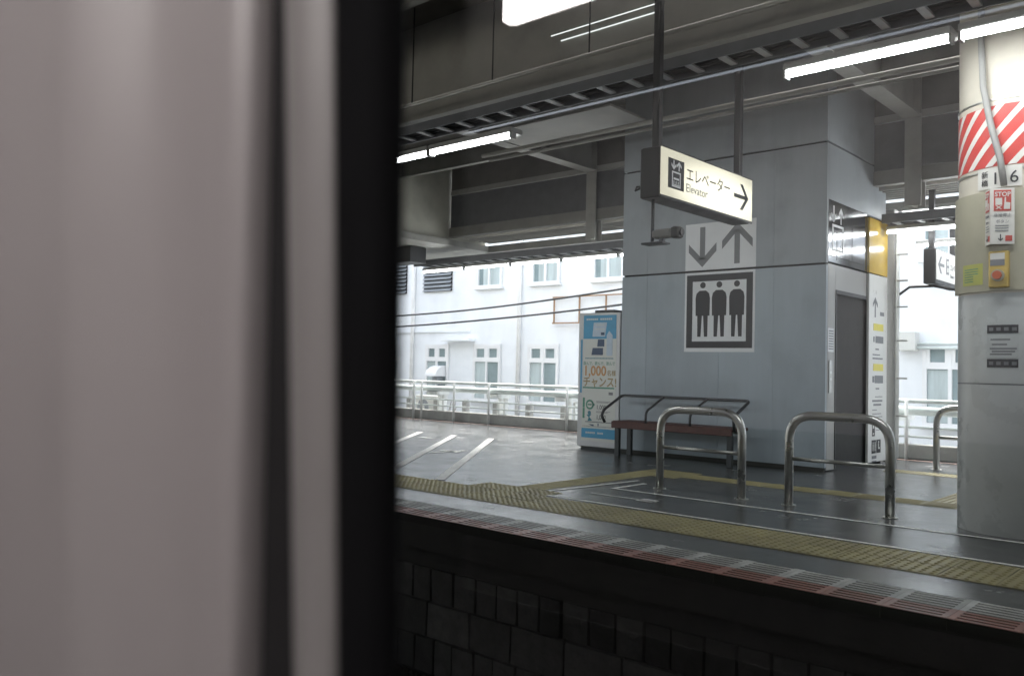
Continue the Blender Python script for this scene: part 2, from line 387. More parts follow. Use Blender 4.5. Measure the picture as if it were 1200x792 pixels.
# stone wall below the platform
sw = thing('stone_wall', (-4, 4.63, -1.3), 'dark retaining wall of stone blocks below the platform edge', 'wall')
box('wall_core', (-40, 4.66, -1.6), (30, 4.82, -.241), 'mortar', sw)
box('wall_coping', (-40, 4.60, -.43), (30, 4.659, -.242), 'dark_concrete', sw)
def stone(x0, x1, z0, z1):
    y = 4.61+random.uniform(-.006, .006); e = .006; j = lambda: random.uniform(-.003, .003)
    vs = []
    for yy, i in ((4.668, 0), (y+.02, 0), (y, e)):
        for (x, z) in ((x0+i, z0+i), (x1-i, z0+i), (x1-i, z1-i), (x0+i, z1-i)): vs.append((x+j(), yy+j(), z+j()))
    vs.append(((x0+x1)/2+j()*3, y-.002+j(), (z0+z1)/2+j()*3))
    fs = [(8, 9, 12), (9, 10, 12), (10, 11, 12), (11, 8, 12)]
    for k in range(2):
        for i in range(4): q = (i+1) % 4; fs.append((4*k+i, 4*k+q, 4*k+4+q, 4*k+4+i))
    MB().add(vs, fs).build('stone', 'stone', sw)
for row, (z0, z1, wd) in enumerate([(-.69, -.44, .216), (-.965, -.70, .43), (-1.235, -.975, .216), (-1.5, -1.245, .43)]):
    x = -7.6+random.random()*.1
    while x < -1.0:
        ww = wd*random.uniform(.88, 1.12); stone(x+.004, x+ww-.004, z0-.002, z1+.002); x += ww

# ---- canopy roof
rf = thing('platform_canopy', (-5, 8, 4.9), 'dark steel platform canopy with beams and hangers overhead', 'canopy')
box('roof_deck', (-60, -7, 4.95), (50, 11.62, 5.05), 'roof_dark', rf)
for y in (5.3, 7.2, 8.45, 10.2): 
    mb = MB(); mb.box((-45, y-.05, 4.52), (30, y+.05, 4.54)); mb.box((-45, y-.006, 4.54), (30, y+.006, 4.949)); mb.build('purlin', 'beam_grey', rf)
mb = MB(); mb.box((-45, 6.36, 3.86), (30, 6.46, 3.875)); mb.box((-45, 6.405, 3.875), (30, 6.415, 4.949)); mb.build('valance_beam', 'beam_pale', rf)
for x in (-18.7, -13.65, -8.6, -3.55, 1.5, 6.5):
    mb = MB(); mb.box((x-.11, -6, 4.40), (x+.11, 11.38, 4.42)); mb.box((x-.01, -6, 4.42), (x+.01, 11.38, 4.949)); mb.build('cross_beam', 'beam_pale', rf)
    mb = MB(); mb.box((x-.10, 11.39, 3.28), (x+.10, 11.41, 4.949)); mb.box((x-.10, 11.56, 3.28), (x+.10, 11.58, 4.949)); mb.box((x-.01, 11.41, 3.28), (x+.01, 11.56, 4.949)); mb.build('hanger_post', 'beam_pale', rf)
box('eave_beam', (-11.998, 11.43, 3.60), (30, 11.55, 3.78), 'beam_grey', rf)
box('tie_beam', (-11.998, 12.42, 3.42), (30, 12.52, 3.55), 'beam_grey', rf)
for x0, x1 in ((-11.997, -8.612), (-8.588, -6.08), (-6.06, -3.562), (-3.538, -1.03), (-1.01, 1.488), (1.512, 4.0)):
    box('drop_panel', (x0, 11.46, 3.79), (x1, 11.50, 4.40), 'glazing_dark', rf)
box('upper_rail', (-11.998, 11.44, 4.41), (30, 11.54, 4.50), 'beam_pale', rf)
box('upper_panel', (-11.998, 11.46, 4.501), (30, 11.50, 4.949), 'roof_dark', rf)
box('eave_deck', (-11.998, 11.59, 3.645), (30, 12.5, 3.68), 'beam_grey', rf)
mb = MB()
for k in range(6): y = 11.64+k*.13; mb.box((-11.8, y, 3.57), (12, y+.035, 3.644))
tag(mb.build('eave_slats', 'beam_pale', rf), kind='stuff')
# soffit plate next to the left lamp
box('soffit_plate', (-8.35, 8.56, 4.36), (-6.2, 9.35, 4.39), 'beam_pale', rf)
# overhead enclosure on the left (pale flat wall above the lamps)
oe = thing('overhead_enclosure', (-14, 9.5, 3.45), 'pale olive overhead enclosure wall hanging across the platform at left', 'enclosure')
for y0, y1 in ((5.2, 7.58), (7.6, 9.98), (10.0, 11.40)): box('wall_panel', (-17, y0, 3.55), (-12, y1, 4.94), 'panel_olive', oe)
box('wall_panel', (-17, 11.42, 3.55), (-12.02, 12.45, 5.4), 'panel_olive', oe)
box('bottom_beam', (-17, 5.2, 3.43), (-11.9, 12.9, 3.545), 'beam_pale', oe)
hb = MB(); hb.box((-13.2, 10.9, 3.12), (-12.5, 11.3, 3.42)); tag(hb.build('speaker_box', 'black_metal'), 'small black box hung under the pale enclosure at left', 'speaker')

# ---- conduits under the roof
def conduit(name, pts, r_, m, label, cat, group=None): return tag(MB().sweep(pts, r_, 8).build(name, m), label, cat, group)
conduit('conduit', [(-30, 6.05, 3.90), (25, 6.05, 3.90)], .022, 'beam_pale', 'thin pale conduit running under the roof above the front lamps', 'conduit', 'conduits')
conduit('conduit', [(-8.2, 8.40, 4.0), (25, 8.40, 4.0)], .03, 'beam_pale', 'thin pale conduit passing in front of the elevator tower top', 'conduit', 'conduits')
conduit('conduit', [(-8.2, 8.55, 3.97), (25, 8.55, 3.97)], .022, 'beam_grey', 'darker thin conduit just behind the pale one before the tower', 'conduit', 'conduits')
for i in range(12):
    x = -11.7+i*1.18
    if abs(x+3.4) < .5: continue
    tag(MB().cyl((x, 6.05, 3.92), (x, 6.05, 4.95), .008, 6).build('hanger_rod', 'black_metal'), 'thin dark rod holding the front conduit to the roof', 'rod', 'conduit hanger rods')

# ---- lamps
def lamp(x0, y, z, L, label, group, far=False, second=True):
    t = thing('fluorescent_lamp', (x0+L/2, y, z+.1), label, 'lamp', group)
    if second:
        prof = [(-.026, .03), (-.024, .005), (-.015, -.012), (0, -.017), (.015, -.012), (.024, .005), (.026, .03)]
        MB().prism(prof, lambda a, b, k: (x0+.02 if k == 0 else x0+L-.02, y-a, z+b)).build('tube', 'tube_lit', t)
        MB().box((x0+.0, y-.05, z+.031), (x0+L, y+.14, z+.085), 0, .008).build('housing', 'lamp_body', t)
        for xx in (x0, x0+L-.0195): MB().box((xx, y-.04, z-.026), (xx+.019, y+.04, z+.030)).build('end_cap', 'lamp_body', t)
    else:
        MB().box((x0+.01, y-.03, z+.025), (x0+L-.01, y+.09, z+.08), 0, .01).build('housing', 'lamp_body', t)
        MB().cyl((x0+.025, y, z), (x0+L-.025, y, z), .0165, 12).build('tube', 'tube_far', t)
        for xx in (x0+.010, x0+L-.026): MB().box((xx, y-.018, z-.02), (xx+.015, y+.05, z+.0245)).build('lamp_holder', 'lamp_body', t)
    return t
FL = 'front row lamps'
lamp(-8.02, 6.2, 3.38, 1.18, 'lit fluorescent lamp at the window edge, left one of the left pair', FL)
lamp(-6.82, 6.2, 3.38, 1.18, 'lit fluorescent lamp ending above the pale enclosure, right one of left pair', FL)
lamp(-2.86, 6.2, 3.38, 1.18, 'long lit fluorescent lamp between hanging sign and striped pillar', FL)
lamp(-1.64, 6.2, 3.38, 1.18, 'lit fluorescent lamp in front of the striped pillar top', FL)
lamp(-13.2, 6.2, 3.38, 1.18, 'lit fluorescent lamp of the front row hidden behind the train window edge', FL)
lamp(3.5, 6.2, 3.38, 1.18, 'lit fluorescent lamp of the front row outside the view at right', FL)
BL = 'rear row lamps left of the tower'
ords = ['first', 'second', 'third', 'fourth', 'fifth']
for i in range(5): lamp(-13.02+1.2*i, 11.7, 3.02, 1.17, ords[i]+' lit tube lamp from the left in the rear row before the white building', BL, True, False)
BR = 'rear row lamps right of the tower'
for i in range(4): lamp(-3.98+1.2*i, 11.7, 3.02, 1.17, ords[i]+' lit tube lamp right of the tower in the lowest bright row', BR, True, False)
for i in range(3): lamp(-3.95+1.2*i, 12.2, 3.34, 1.17, ords[i]+' lit tube lamp right of the tower in the upper row', BR, True, False)
for i in range(3): lamp(-3.98+1.2*i, 12.9, 2.985, 1.17, ords[i]+' thin tube lamp right of the tower in the row above the second sign', BR, True, False)
# bright streaks under the roof as thin bars; their glow is added
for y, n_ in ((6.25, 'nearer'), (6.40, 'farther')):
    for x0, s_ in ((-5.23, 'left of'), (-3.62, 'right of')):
        tag(MB().cyl((x0, y, 4.28), (x0+1.15, y, 4.28), .006, 8).build('glow_streak', 'added_glow'), 'slim bright streak with added glow high under the roof, '+n_+' one '+s_+' the sign post', 'lamp', 'slim streaks with added glow')

# ---- cable trays
def tray(x0, x1, y0, y1, z, h_, label, dx=.3):
    t = thing('cable_tray', ((x0+x1)/2, (y0+y1)/2, z), label, 'cable tray')
    box('side_rail', (x0, y0-.015, z), (x1, y0, z+h_), 'tray_metal', t); box('side_rail', (x0, y1, z), (x1, y1+.015, z+h_), 'tray_metal', t)
    r1 = None; n_ = int((x1-x0)/dx)
    for i in range(n_):
        if r1 is None: r1 = o = box('rung', (x0+.1, y0+.001, z+.012), (x0+.16, y1-.001, z+.03), 'tray_rung', t)
        else: o = r1.copy(); col.objects.link(o)
        o.location.x = i*dx
    mb = MB()
    for k in range(4):
        yy = y0+.04+k*(y1-y0-.08)/3
        mb.sweep([(x0+(x1-x0)*i/24, yy+random.uniform(-.012, .012), z+.05+random.uniform(0, .012)) for i in range(25)], .018, 6)
    mb.build('cable_bundle', 'cable_black', t)
    return t
tray(-14, 4, 6.10, 6.36, 3.61, .09, 'ladder cable tray running just above the front row lamps')
tray(-13.2, -7.0, 11.62, 11.98, 3.13, .12, 'dark ladder cable tray above the rear row lamps left of tower')
tray(-4.0, 1.5, 11.62, 11.98, 3.13, .12, 'dark ladder cable tray above the rear lamps right of tower')

# ================================================================== ELEVATOR TOWER
TX0, TX1, TY0, TY1 = -6.93, -4.05, 9.94, 11.90
et = thing('elevator_tower', (-5.5, 11, 0), 'blue-grey panelled elevator tower with large passenger pictogram', 'elevator')
box('core', (TX0+.03, TY0+.03, 0), (TX1-.03, TY1-.03, 4.94), 'seam', et)
xs = [TX0, -6.52, -5.43, -4.70, TX1]
for a, b in zip(xs[:-1], xs[1:]):
    box('wall_panel', (a+.0008, TY0, .05), (b-.0008, TY0+.05, 2.42), 'tower_low', et, .0012)
    box('wall_panel', (a+.0008, TY0, 2.445), (b-.0008, TY0+.05, 3.86), 'tower_up', et, .0012)
box('wall_panel', (TX0, TY0, 3.885), (TX1-.001, TY0+.05, 4.945), 'tower_up', et)
box('plinth', (TX0+.012, TY0+.012, 0), (TX1-.012, TY0+.05, .048), 'dark_concrete', et)
box('wall_panel', (TX0, TY0+.052, .05), (TX0+.05, TY1, 4.945), 'tower_up', et)
box('wall_panel', (TX0, TY1-.05, .05), (TX1, TY1+.005, 4.945), 'tower_up', et)
# right face (+X)
box('wall_panel', (TX1-.05, TY0+.052, 3.2), (TX1, TY1-.052, 3.86), 'tower_up', et)
box('wall_panel', (TX1-.05, TY0+.052, 3.885), (TX1, TY1-.052, 4.945), 'tower_up', et)
fr = Frame((TX1, TY0, 0), (0, 1, 0), (0, 0, 1))
fa = box('steel_fascia', (TX1-.05, TY0+.053, 2.462), (TX1+.001, 11.222, 3.197), 'steel_mirror', et)
F2 = Frame((TX1+.001, TY0, 0), (0, 1, 0), (0, 0, 1))
decal('etched_mark', F2, ring(.16, 2.60, .50, 2.92, .03)+arrow(math.pi, .2, 3.04, .2, .13, .07, .03)+arrow(0, .42, 3.04, .2, .13, .07, .03), 'picto_white', fa)
decal('panel_joint', F2, [rect(.30, 2.5, .305, 2.9), rect(.78, 2.53, .786, 2.95), rect(.08, 2.53, 1.25, 2.535)], 'seam', fa)
box('jamb', (TX1-.05, TY0+.053, .02), (TX1, 10.222, 2.438), 'jamb', et)
box('lintel', (TX1-.05, 10.225, 2.12), (TX1, 11.222, 2.438), 'jamb', et)
dr = box('door', (TX1-.055, 10.225, .02), (TX1-.04, 10.72, 2.118), 'door_dark', et)
dr2 = box('door', (TX1-.058, 10.724, .02), (TX1-.043, 11.22, 2.118), 'door_dark', et)
box('door_window', (TX1-.041, 10.42, 1.0), (TX1-.037, 10.56, 1.75), 'glazing_dark', dr)
box('door_window', (TX1-.044, 10.88, 1.0), (TX1-.040, 11.02, 1.75), 'glazing_dark', dr2)
mb = MB(); mb.box((TX1-.056, 10.222, .02), (TX1+.008, 10.25, 2.145)); mb.box((TX1-.056, 10.251, 2.10), (TX1+.008, 11.22, 2.145)); mb.build('door_frame', 'black_metal', et)
cp = box('call_panel', (TX1+.0005, 10.03, .92), (TX1+.012, 10.11, 1.3), 'steel_brushed', et)
decal('call_button', Frame((TX1+.012, 10.07, 1.1), (0, 1, 0), (0, 0, 1)), [disc(0, .06, .018), disc(0, -.02, .018)], 'board_white', cp)
nb = box('notice', (TX1+.0005, 10.0, 1.4), (TX1+.004, 10.17, 1.68), 'picto_white', et)
decal('print', Frame((TX1+.004, 10.0, 1.4), (0, 1, 0), (0, 0, 1)), [rect(.02, .03+.03*k, .15, .042+.03*k) for k in range(8)], 'print_grey', nb)
# guide board
gb = thing('guide_board', (TX1+.02, 11.56, 0), 'tall white guide board with yellow top beside the elevator door', 'sign')
by0, by1 = 11.235, 11.90
box('panel', (TX1+.001, by0, .03), (TX1+.03, by1, 2.44), 'board_white', gb)
box('yellow_panel', (TX1+.001, by0, 2.455), (TX1+.03, by1, 3.16), 'board_yellow', gb)
G = Frame((TX1+.03, by0, 0), (0, 1, 0), (0, 0, 1)); WB = by1-by0
decal('arrow', G, arrow(0, .22, 2.02, .26, .17, .08, .035), 'print_grey', gb)
decal('yellow_bar', G, [rect(.16, 1.72, .52, 1.81), rect(.16, 1.20, .52, 1.29)], 'yellow_print', gb)
rows = [(.40, 1.92, .54, 1.97), (.16, 1.57, .20, 1.64), (.24, 1.56, .52, 1.65), (.24, 1.47, .36, 1.49), (.14, 1.40, .40, 1.415), (.14, 1.35, .50, 1.37), (.14, 1.05, .20, 1.13), (.22, 1.04, .52, 1.14), (.26, .96, .38, .98), (.24, .86, .5, .87), (.14, .80, .5, .825), (.18, .75, .46, .775), (.14, .69, .3, .70), (.14, .64, .46, .65), (.14, .60, .5, .61), (.28, .47, .5, .50), (.28, .43, .42, .44), (.14, .07, .30, .11), (.14, .03+.0, .30, .045)]
decal('print', G, [rect(*q) for q in rows], 'print_grey', gb)
decal('pictogram', G, ring(.14, .36, .24, .52, .02)+[rect(.17, .40, .21, .46)]+[rect(.13, .14, .28, .31), rect(.30, .14, .45, .31)], 'print_dark', gb)
decal('pictogram_figure', G, [disc(.17, .275, .012), rect(.158, .17, .182, .26), disc(.24, .275, .012), rect(.228, .17, .252, .26), disc(.37, .28, .013), rect(.355, .2, .375, .265), rect(.355, .19, .41, .21)], 'board_white', gb, d=.006)
# steel post just behind the board
ps = thing('service_post', (-4.03, 12.06, 0), 'grey steel service post with cables right behind the guide board', 'post')
box('post', (-4.11, 11.98, 0), (-3.96, 12.14, 3.38), 'conduit_grey', ps, .01)
for z in (.6, 1.1, 1.6, 2.05, 2.4, 2.75): box('bracket', (-3.955, 12.0, z), (-3.80, 12.03, z+.02), 'beam_pale', ps)
for k in range(3): MB().cyl((-3.935, 12.01+.04*k, .05), (-3.935, 12.01+.04*k, 3.3), .012, 6).build('riser_cable', 'fence_paint', ps)
# the big pictogram
pa = thing('arrow_panel', (-5.43, TY0-.004, 2.45), 'square white wall panel with grey down and up arrows', 'sign')
FF = Frame((0, TY0, 0), (1, 0, 0), (0, 0, 1))
box('panel', (-5.93, TY0-.004, 2.447), (-4.935, TY0-.0005, 3.055), 'picto_white', pa)
FP = Frame((0, TY0-.004, 0), (1, 0, 0), (0, 0, 1))
decal('arrow', FP, arrow(math.pi, -5.68, 2.745, .52, .40, .20, .075)+arrow(0, -5.19, 2.765, .52, .42, .22, .075), 'print_grey', pa)
pp = thing('passenger_pictogram', (-5.43, TY0-.004, 1.39), 'white square pictogram panel with three dark standing figures in a frame', 'sign')
box('panel', (-5.93, TY0-.004, 1.39), (-4.94, TY0-.0005, 2.418), 'picto_white', pp)
decal('frame', FP, ring(-5.90, 1.44, -4.97, 2.385, .085), 'print_dark', pp)
def man(cx, z0):
    P = lambda pts: [(cx+x, z0+z) for x, z in pts]
    return [disc(cx, z0+.665, .040, 18), P([(-.10, .27), (.10, .27), (.104, .50), (.09, .56), (.045, .595), (-.045, .595), (-.09, .56), (-.104, .50)]),
            P([(-.072, 0), (-.025, 0), (-.010, .272), (-.075, .272)]), P([(.025, 0), (.072, 0), (.075, .272), (.010, .272)])]
for cx in (-5.665, -5.43, -5.185): decal('figure', FP, man(cx, 1.585), 'print_dark', pp)

# ================================================================== HANGING SIGNS
es = thing('elevator_sign', (-3.77, 6.53, 2.49), 'backlit hanging sign with Elevator text, lift icon and right arrow', 'sign')
SX = -3.67
mb = MB(); mb.box((SX-.2, 5.765, 2.485), (SX-.012, 7.305, 2.89), 0, .01); mb.build('box', 'black_metal', es)
mb = MB(); mb.box((SX-.012, 5.765, 2.485), (SX, 7.305, 2.503)); mb.box((SX-.012, 5.765, 2.882), (SX, 7.305, 2.89)); mb.build('trim', 'black_metal', es)
box('lit_face', (SX-.0115, 5.77, 2.5035), (SX-.002, 7.30, 2.8815), 'sign_lit', es)
S = Frame((SX-.002, 5.77, 2.50), (0, 1, 0), (0, 0, 1))
ic = decal('icon', S, [rect(.095, .075, .335, .315)], 'print_dark', es)
decal('icon_mark', S, ring(.150, .09, .28, .215, .012)+[rect(.175, .15, .255, .165)]+[rect(.175+.032*k, .105, .183+.032*k, .14) for k in range(3)]+[rect(.167, .105, .263, .111)]+arrow(math.pi, .175, .265, .075, .07, .03, .014)+arrow(0, .255, .265, .075, .07, .03, .014), 'picto_white', ic, d=.0055)
text('lettering', 'エレベーター', S, .365, .185, .128, 'print_dark', es, sx=.98)
text('lettering', 'Elevator', S, .365, .085, .098, 'print_grey', es, sx=1.08)
decal('arrow', S, arrow(-math.pi/2, 1.32, .195, .27, .23, .11, .035), 'print_dark', es)
for y in (5.86, 7.22):
    q = MB().box((SX-.137, y-.03, 2.891), (SX-.073, y+.03, 4.95), 0, .006).build('post', 'black_metal', es)
conduit('sign_cable', [(-3.8, 5.80, 2.60), (-3.92, 5.78, 2.56), (-3.99, 5.9, 2.62), (-3.9, 6.4, 2.7), (-3.88, 6.6, 2.86)], .008, 'cable_black', 'thin cable looping at the dark end of the lit sign', 'cable')
cc = thing('security_camera', (-3.79, 5.84, 2.11), 'small security camera on a stem below the lit hanging sign', 'camera')
MB().cyl((-3.79, 5.84, 2.13), (-3.79, 5.84, 2.488), .014, 8).build('stem', 'bench_metal', cc)
box('mount_plate', (-3.86, 5.78, 2.12), (-3.66, 5.90, 2.135), 'bench_metal', cc, .003)
MB().box((-3.775, 5.80, 2.165), (-3.60, 5.88, 2.235), 0, .012).build('body', 'beam_grey', cc)
mb = MB(); mb.box((-3.60, 5.795, 2.155), (-3.53, 5.885, 2.245), 0, .01); mb.cyl((-3.531, 5.84, 2.2), (-3.515, 5.84, 2.2), .028, 12); mb.build('lens_hood', 'black_metal', cc)
box('bracket', (-3.72, 5.825, 2.134), (-3.68, 5.855, 2.167), 'bench_metal', cc)

s2 = thing('second_sign', (-3.49, 12.3, 2.35), 'unlit white hanging sign with left arrow, half hidden by the striped pillar', 'sign')
X2 = -3.415
MB().box((X2-.155, 11.9, 2.345), (X2-.006, 13.05, 2.80), 0, .008).build('box', 'black_metal', s2)
box('face', (X2-.0065, 11.92, 2.40), (X2, 13.03, 2.785), 'plate_white', s2)
S2 = Frame((X2, 11.92, 2.40), (0, 1, 0), (0, 0, 1))
decal('arrow', S2, arrow(math.pi/2, .20, .20, .26, .22, .10, .04), 'print_grey', s2)
decal('icon', S2, [rect(.42, .10, .54, .31)], 'print_grey', s2)
decal('icon_mark', S2, [rect(.45, .13, .51, .19), rect(.45, .22, .51, .28)], 'plate_white', s2, d=.0055)
text('lettering', 'エレベーター', S2, .60, .17, .11, 'print_grey', s2, sx=.6)
text('lettering', 'Elevator', S2, .60, .07, .07, 'print_grey', s2, sx=.7)
MB().box((X2-.115, 11.96, 2.801), (X2-.045, 12.03, 3.598), 0, .005).build('post', 'black_metal', s2)
MB().box((X2-.115, 12.9, 2.801), (X2-.045, 12.97, 3.598), 0, .005).build('post', 'black_metal', s2)
conduit('sagging_cable', [(-3.95, 12.1, 2.22), (-3.8, 12.1, 2.33), (-3.5, 12.12, 2.33), (-3.2, 12.15, 2.26), (-2.9, 12.2, 2.26), (-2.3, 12.25, 2.4)], .018, 'cable_black', 'thick black cable sagging below the second hanging sign', 'cable')

# ================================================================== PILLAR
PX, PY, PR = -1.515, 7.36, .42
pl = thing('platform_pillar', (PX, PY, 0), 'round pillar with red and white hazard band, pale grey below', 'pillar')
def shell(name, z0, z1, r_, m, a0=0, a1=2*math.pi, th=.0, n=64, parent=pl):
    mb = MB(); full = a1-a0 > 6.28; k = n if full else n+1
    A = [a0+(a1-a0)*i/n for i in range(k)]
    vs = [(PX+r_*math.cos(a), PY+r_*math.sin(a), z) for z in (z0, z1) for a in A]; fs = []
    for i in range(n): j = (i+1) % k; fs.append((i, j, k+j, k+i))
    mb.add(vs, fs, 0, True)
    mb.add([vs[i] for i in range(k)]+[(PX, PY, z0)], [(k, (i+1) % k, i) for i in range(n)]); mb.add([vs[k+i] for i in range(k)]+[(PX, PY, z1)], [(i, (i+1) % k, k) for i in range(n)])
    return mb.build(name, m, parent)
shell('shaft', 0, 1.075, PR, 'pillar_low'); shell('joint', 1.0755, 1.0845, PR-.003, 'print_grey'); shell('shaft', 1.085, 1.735, PR, 'pillar_low')
shell('shaft', 1.7355, 4.949, PR-.002, 'cream')
D = R(-90)
cv = shell('cover', 1.75, 2.475, PR+.022, 'cover_beige', R(-165), R(20))
for z in (2.62, 3.14): shell('strap', z, z+.012, PR+.008, 'steel_brushed')
bd = shell('hazard_band', 2.655, 3.10, PR+.002, 'hazard_red')
def cyl_pt(s, z, r_): a = D+s/PR; return (PX+r_*math.cos(a), PY+r_*math.sin(a), z)
for i in range(-9, 12):
    s0 = i*.155; mb = MB(); vs = []; fs = []
    for k in range(9):
        z = 2.657+.441*k/8
        for q in range(3): vs.append(cyl_pt(s0+.41*k/8*.95+.055*q/2, z, PR+.0045))
    for k in range(8):
        for q in range(2): fs.append((3*k+q, 3*k+q+1, 3*k+q+4, 3*k+q+3))
    mb.add(vs, fs, 0, True).build('stripe', 'hazard_white', bd)
# conduit down the pillar front
cd = MB().sweep([cyl_pt(-.17, 4.9, PR+.03), cyl_pt(-.17, 3.6, PR+.03), cyl_pt(-.15, 3.25, PR+.035), cyl_pt(-.095, 2.95, PR+.04), cyl_pt(-.035, 2.70, PR+.045), cyl_pt(-.012, 2.5, PR+.045)], .023, 10).build('conduit', 'conduit_grey', pl)
def cyl_patch(name, s0, s1, z0, z1, d, m, parent, n=8):
    mb = MB(); vs = [cyl_pt(s0+(s1-s0)*i/n, z, PR+d) for z in (z0, z1) for i in range(n+1)]
    mb.add(vs, [(i, i+1, n+2+i, n+1+i) for i in range(n)], 0, True)
    return mb.build(name, m, parent)
npl = thing('number_plate', cyl_pt(-.02, 2.50, PR), 'white plate with black kanji and 1-6 under the hazard band', 'sign')
cyl_patch('plate', -.205, .09, 2.495, 2.645, .012, 'plate_white', npl)
def tangent(s, z, d=0):
    a = D+s/PR; o_ = Vector(cyl_pt(s, z, PR+d)); return Frame(o_, (-math.sin(a), math.cos(a), 0), (0, 0, 1))
text('lettering', '新', tangent(-.15, 2.575, .014), -.025, .002, .055, 'print_dark', npl); text('lettering', '橋', tangent(-.15, 2.515, .014), -.025, .002, .055, 'print_dark', npl)
text('lettering', '1', tangent(-.085, 2.52, .014), -.02, 0, .125, 'print_dark', npl); text('lettering', '-', tangent(-.04, 2.52, .016), -.005, 0, .125, 'print_dark', npl); text('lettering', '6', tangent(.042, 2.52, .014), -.03, 0, .125, 'print_dark', npl)
# stop sign, folded
st = thing('stop_sign', (-1.56, 6.86, 2.08), 'white folded sign with red STOP panel for the emergency button', 'sign')
A_, B_, C_ = Vector((-1.655, 6.925)), Vector((-1.60, 6.83)), Vector((-1.462, 6.90))
Lf = Frame((A_.x, A_.y, 2.075), (B_.x-A_.x, B_.y-A_.y, 0), (0, 0, 1)); Rf = Frame((B_.x, B_.y, 2.075), (C_.x-B_.x, C_.y-B_.y, 0), (0, 0, 1))
lw, rw = (B_-A_).length, (C_-B_).length
mb = MB()
for f_, ww in ((Lf, lw), (Rf, rw)): mb.prism(rect(0, 0, ww, .40), lambda x, y, k, f_=f_: f_.p(x, y, 0 if k else -.004))
mb.build('panel', 'plate_white', st)
for f_, ww in ((Lf, lw), (Rf, rw)):
    q = decal('red_panel', f_, [rect(ww*.14, .235, ww*.86, .385)], 'sign_red', st)
    text('lettering', 'STOP', f_, ww*.5, .340, .045, 'plate_white', q, d=.0055, sx=.95*ww/.155, align='CENTER', bold=.001)
    z0 = .248
    decal('icon', f_, [[(ww*.2, z0+.03), (ww*.48, z0+.03), (ww*.48, z0+.08), (ww*.2, z0+.08)], [(ww*.2, z0), (ww*.27, z0), (ww*.48, z0+.026), (ww*.41, z0+.026)], [(ww*.41, z0), (ww*.48, z0), (ww*.27, z0+.026), (ww*.2, z0+.026)],
        [(ww*.55, z0), (ww*.8, z0), (ww*.82, z0+.045), (ww*.64, z0+.05), (ww*.64, z0+.085), (ww*.59, z0+.085)]], 'plate_white', q, d=.0055)
    for k, tt in enumerate(('非常停止', 'ボタン')): text('lettering', tt, f_, ww*.5, .195-.045*k, .029*min(1, ww/.15), 'print_grey', st, align='CENTER')
    decal('print', f_, [rect(ww*.2, .128-.018*k, ww*.75, .134-.018*k) for k in range(3)], 'print_grey', st)
    decal('arrow', f_, arrow(math.pi, ww*.42, .045, .05, .03, .014, .007), 'print_dark', st)
    decal('red_note', f_, [rect(ww*.62, .02, ww*.9, .06)], 'sign_red', st)
eb_ = thing('emergency_button', (-1.555, 6.91, 1.765), 'yellow emergency button box with orange-red button below STOP sign', 'button box')
box('box', (-1.625, 6.885, 1.77), (-1.495, 6.925, 2.03), 'button_yellow', eb_, .006)
EF = Frame((-1.625, 6.885, 1.77), (1, 0, 0), (0, 0, 1))
decal('label', EF, [rect(.012, .20, .105, .245)], 'plate_white', eb_); decal('label', EF, [rect(.012, .155, .105, .199)], 'print_grey', eb_)
MB().cyl((-1.563, 6.886, 1.855), (-1.563, 6.868, 1.855), .043, 24).build('collar', 'cover_beige', eb_)
MB().cyl((-1.563, 6.869, 1.855), (-1.563, 6.850, 1.855), .030, 24).build('push_button', 'button_red', eb_)
ys = thing('yellow_sticker', (-1.71, 6.95, 1.8), 'yellow-green notice sticker on the beige pillar cover', 'sticker')
cyl_patch('sheet', -.335, -.155, 1.80, 1.955, .0245, 'sticker_lime', ys)
for k in range(6): cyl_patch('print', -.315, -.19-.04*(k > 2), 1.915-.018*k, 1.921-.018*k, .026, 'ad_green', ys, 4)
for k, (za, zb) in enumerate(((1.445, 1.505), (1.20, 1.26))):
    t = thing('dark_plate', cyl_pt(-.03, za, PR), 'black strip label on the pale pillar, '+('upper' if k == 0 else 'lower')+' of two', 'label', 'black strip labels')
    cyl_patch('strip', -.135, .07, za, zb, .003, 'print_dark', t)
    for q in range(4): cyl_patch('print', -.12+.05*q, -.09+.05*q, za+.018, zb-.018, .0045, 'print_grey', t, 2)
nt_ = thing('pale_notice', cyl_pt(-.03, 1.28, PR), 'faint pale printed notice between the two black strip labels', 'notice')
cyl_patch('sheet', -.135, .07, 1.27, 1.435, .0025, 'pillar_low', nt_)
for s0, s1, z in ((-.11, .02, 1.40), (-.10, 0, 1.365), (-.115, .06, 1.335), (-.10, .05, 1.315), (-.115, .03, 1.295)): cyl_patch('print', s0, s1, z-.006, z+.006, .004, 'print_grey', nt_, 3)

# ================================================================== HOOPS, BENCH, MACHINE
def hoop(x0, x1, y, ztop, label, r_=.037, bar=.40):
    t = thing('hoop_barrier', ((x0+x1)/2, y, 0), label, 'barrier', 'steel hoop barriers')
    MB().sweep(bend([(x0, y, 0), (x0, y, ztop-r_), (x1, y, ztop-r_), (x1, y, 0)], .22, 10), r_, 16).build('hoop', 'steel_brushed', t)
    MB().cyl((x0, y, bar), (x1, y, bar), .017, 10).build('crossbar', 'steel_brushed', t)
    for x in (x0, x1): MB().cyl((x, y, .0005), (x, y, .008), r_+.025, 20).build('base_flange', 'steel_brushed', t)
hoop(-4.515, -3.665, 7.16, .80, 'stainless hoop barrier standing in front of the bench')
hoop(-3.225, -2.385, 7.16, .81, 'stainless hoop barrier between the bench hoop and striped pillar')
hoop(-3.27, -2.35, 11.45, .80, 'hoop barrier at the back, half hidden behind the striped pillar')

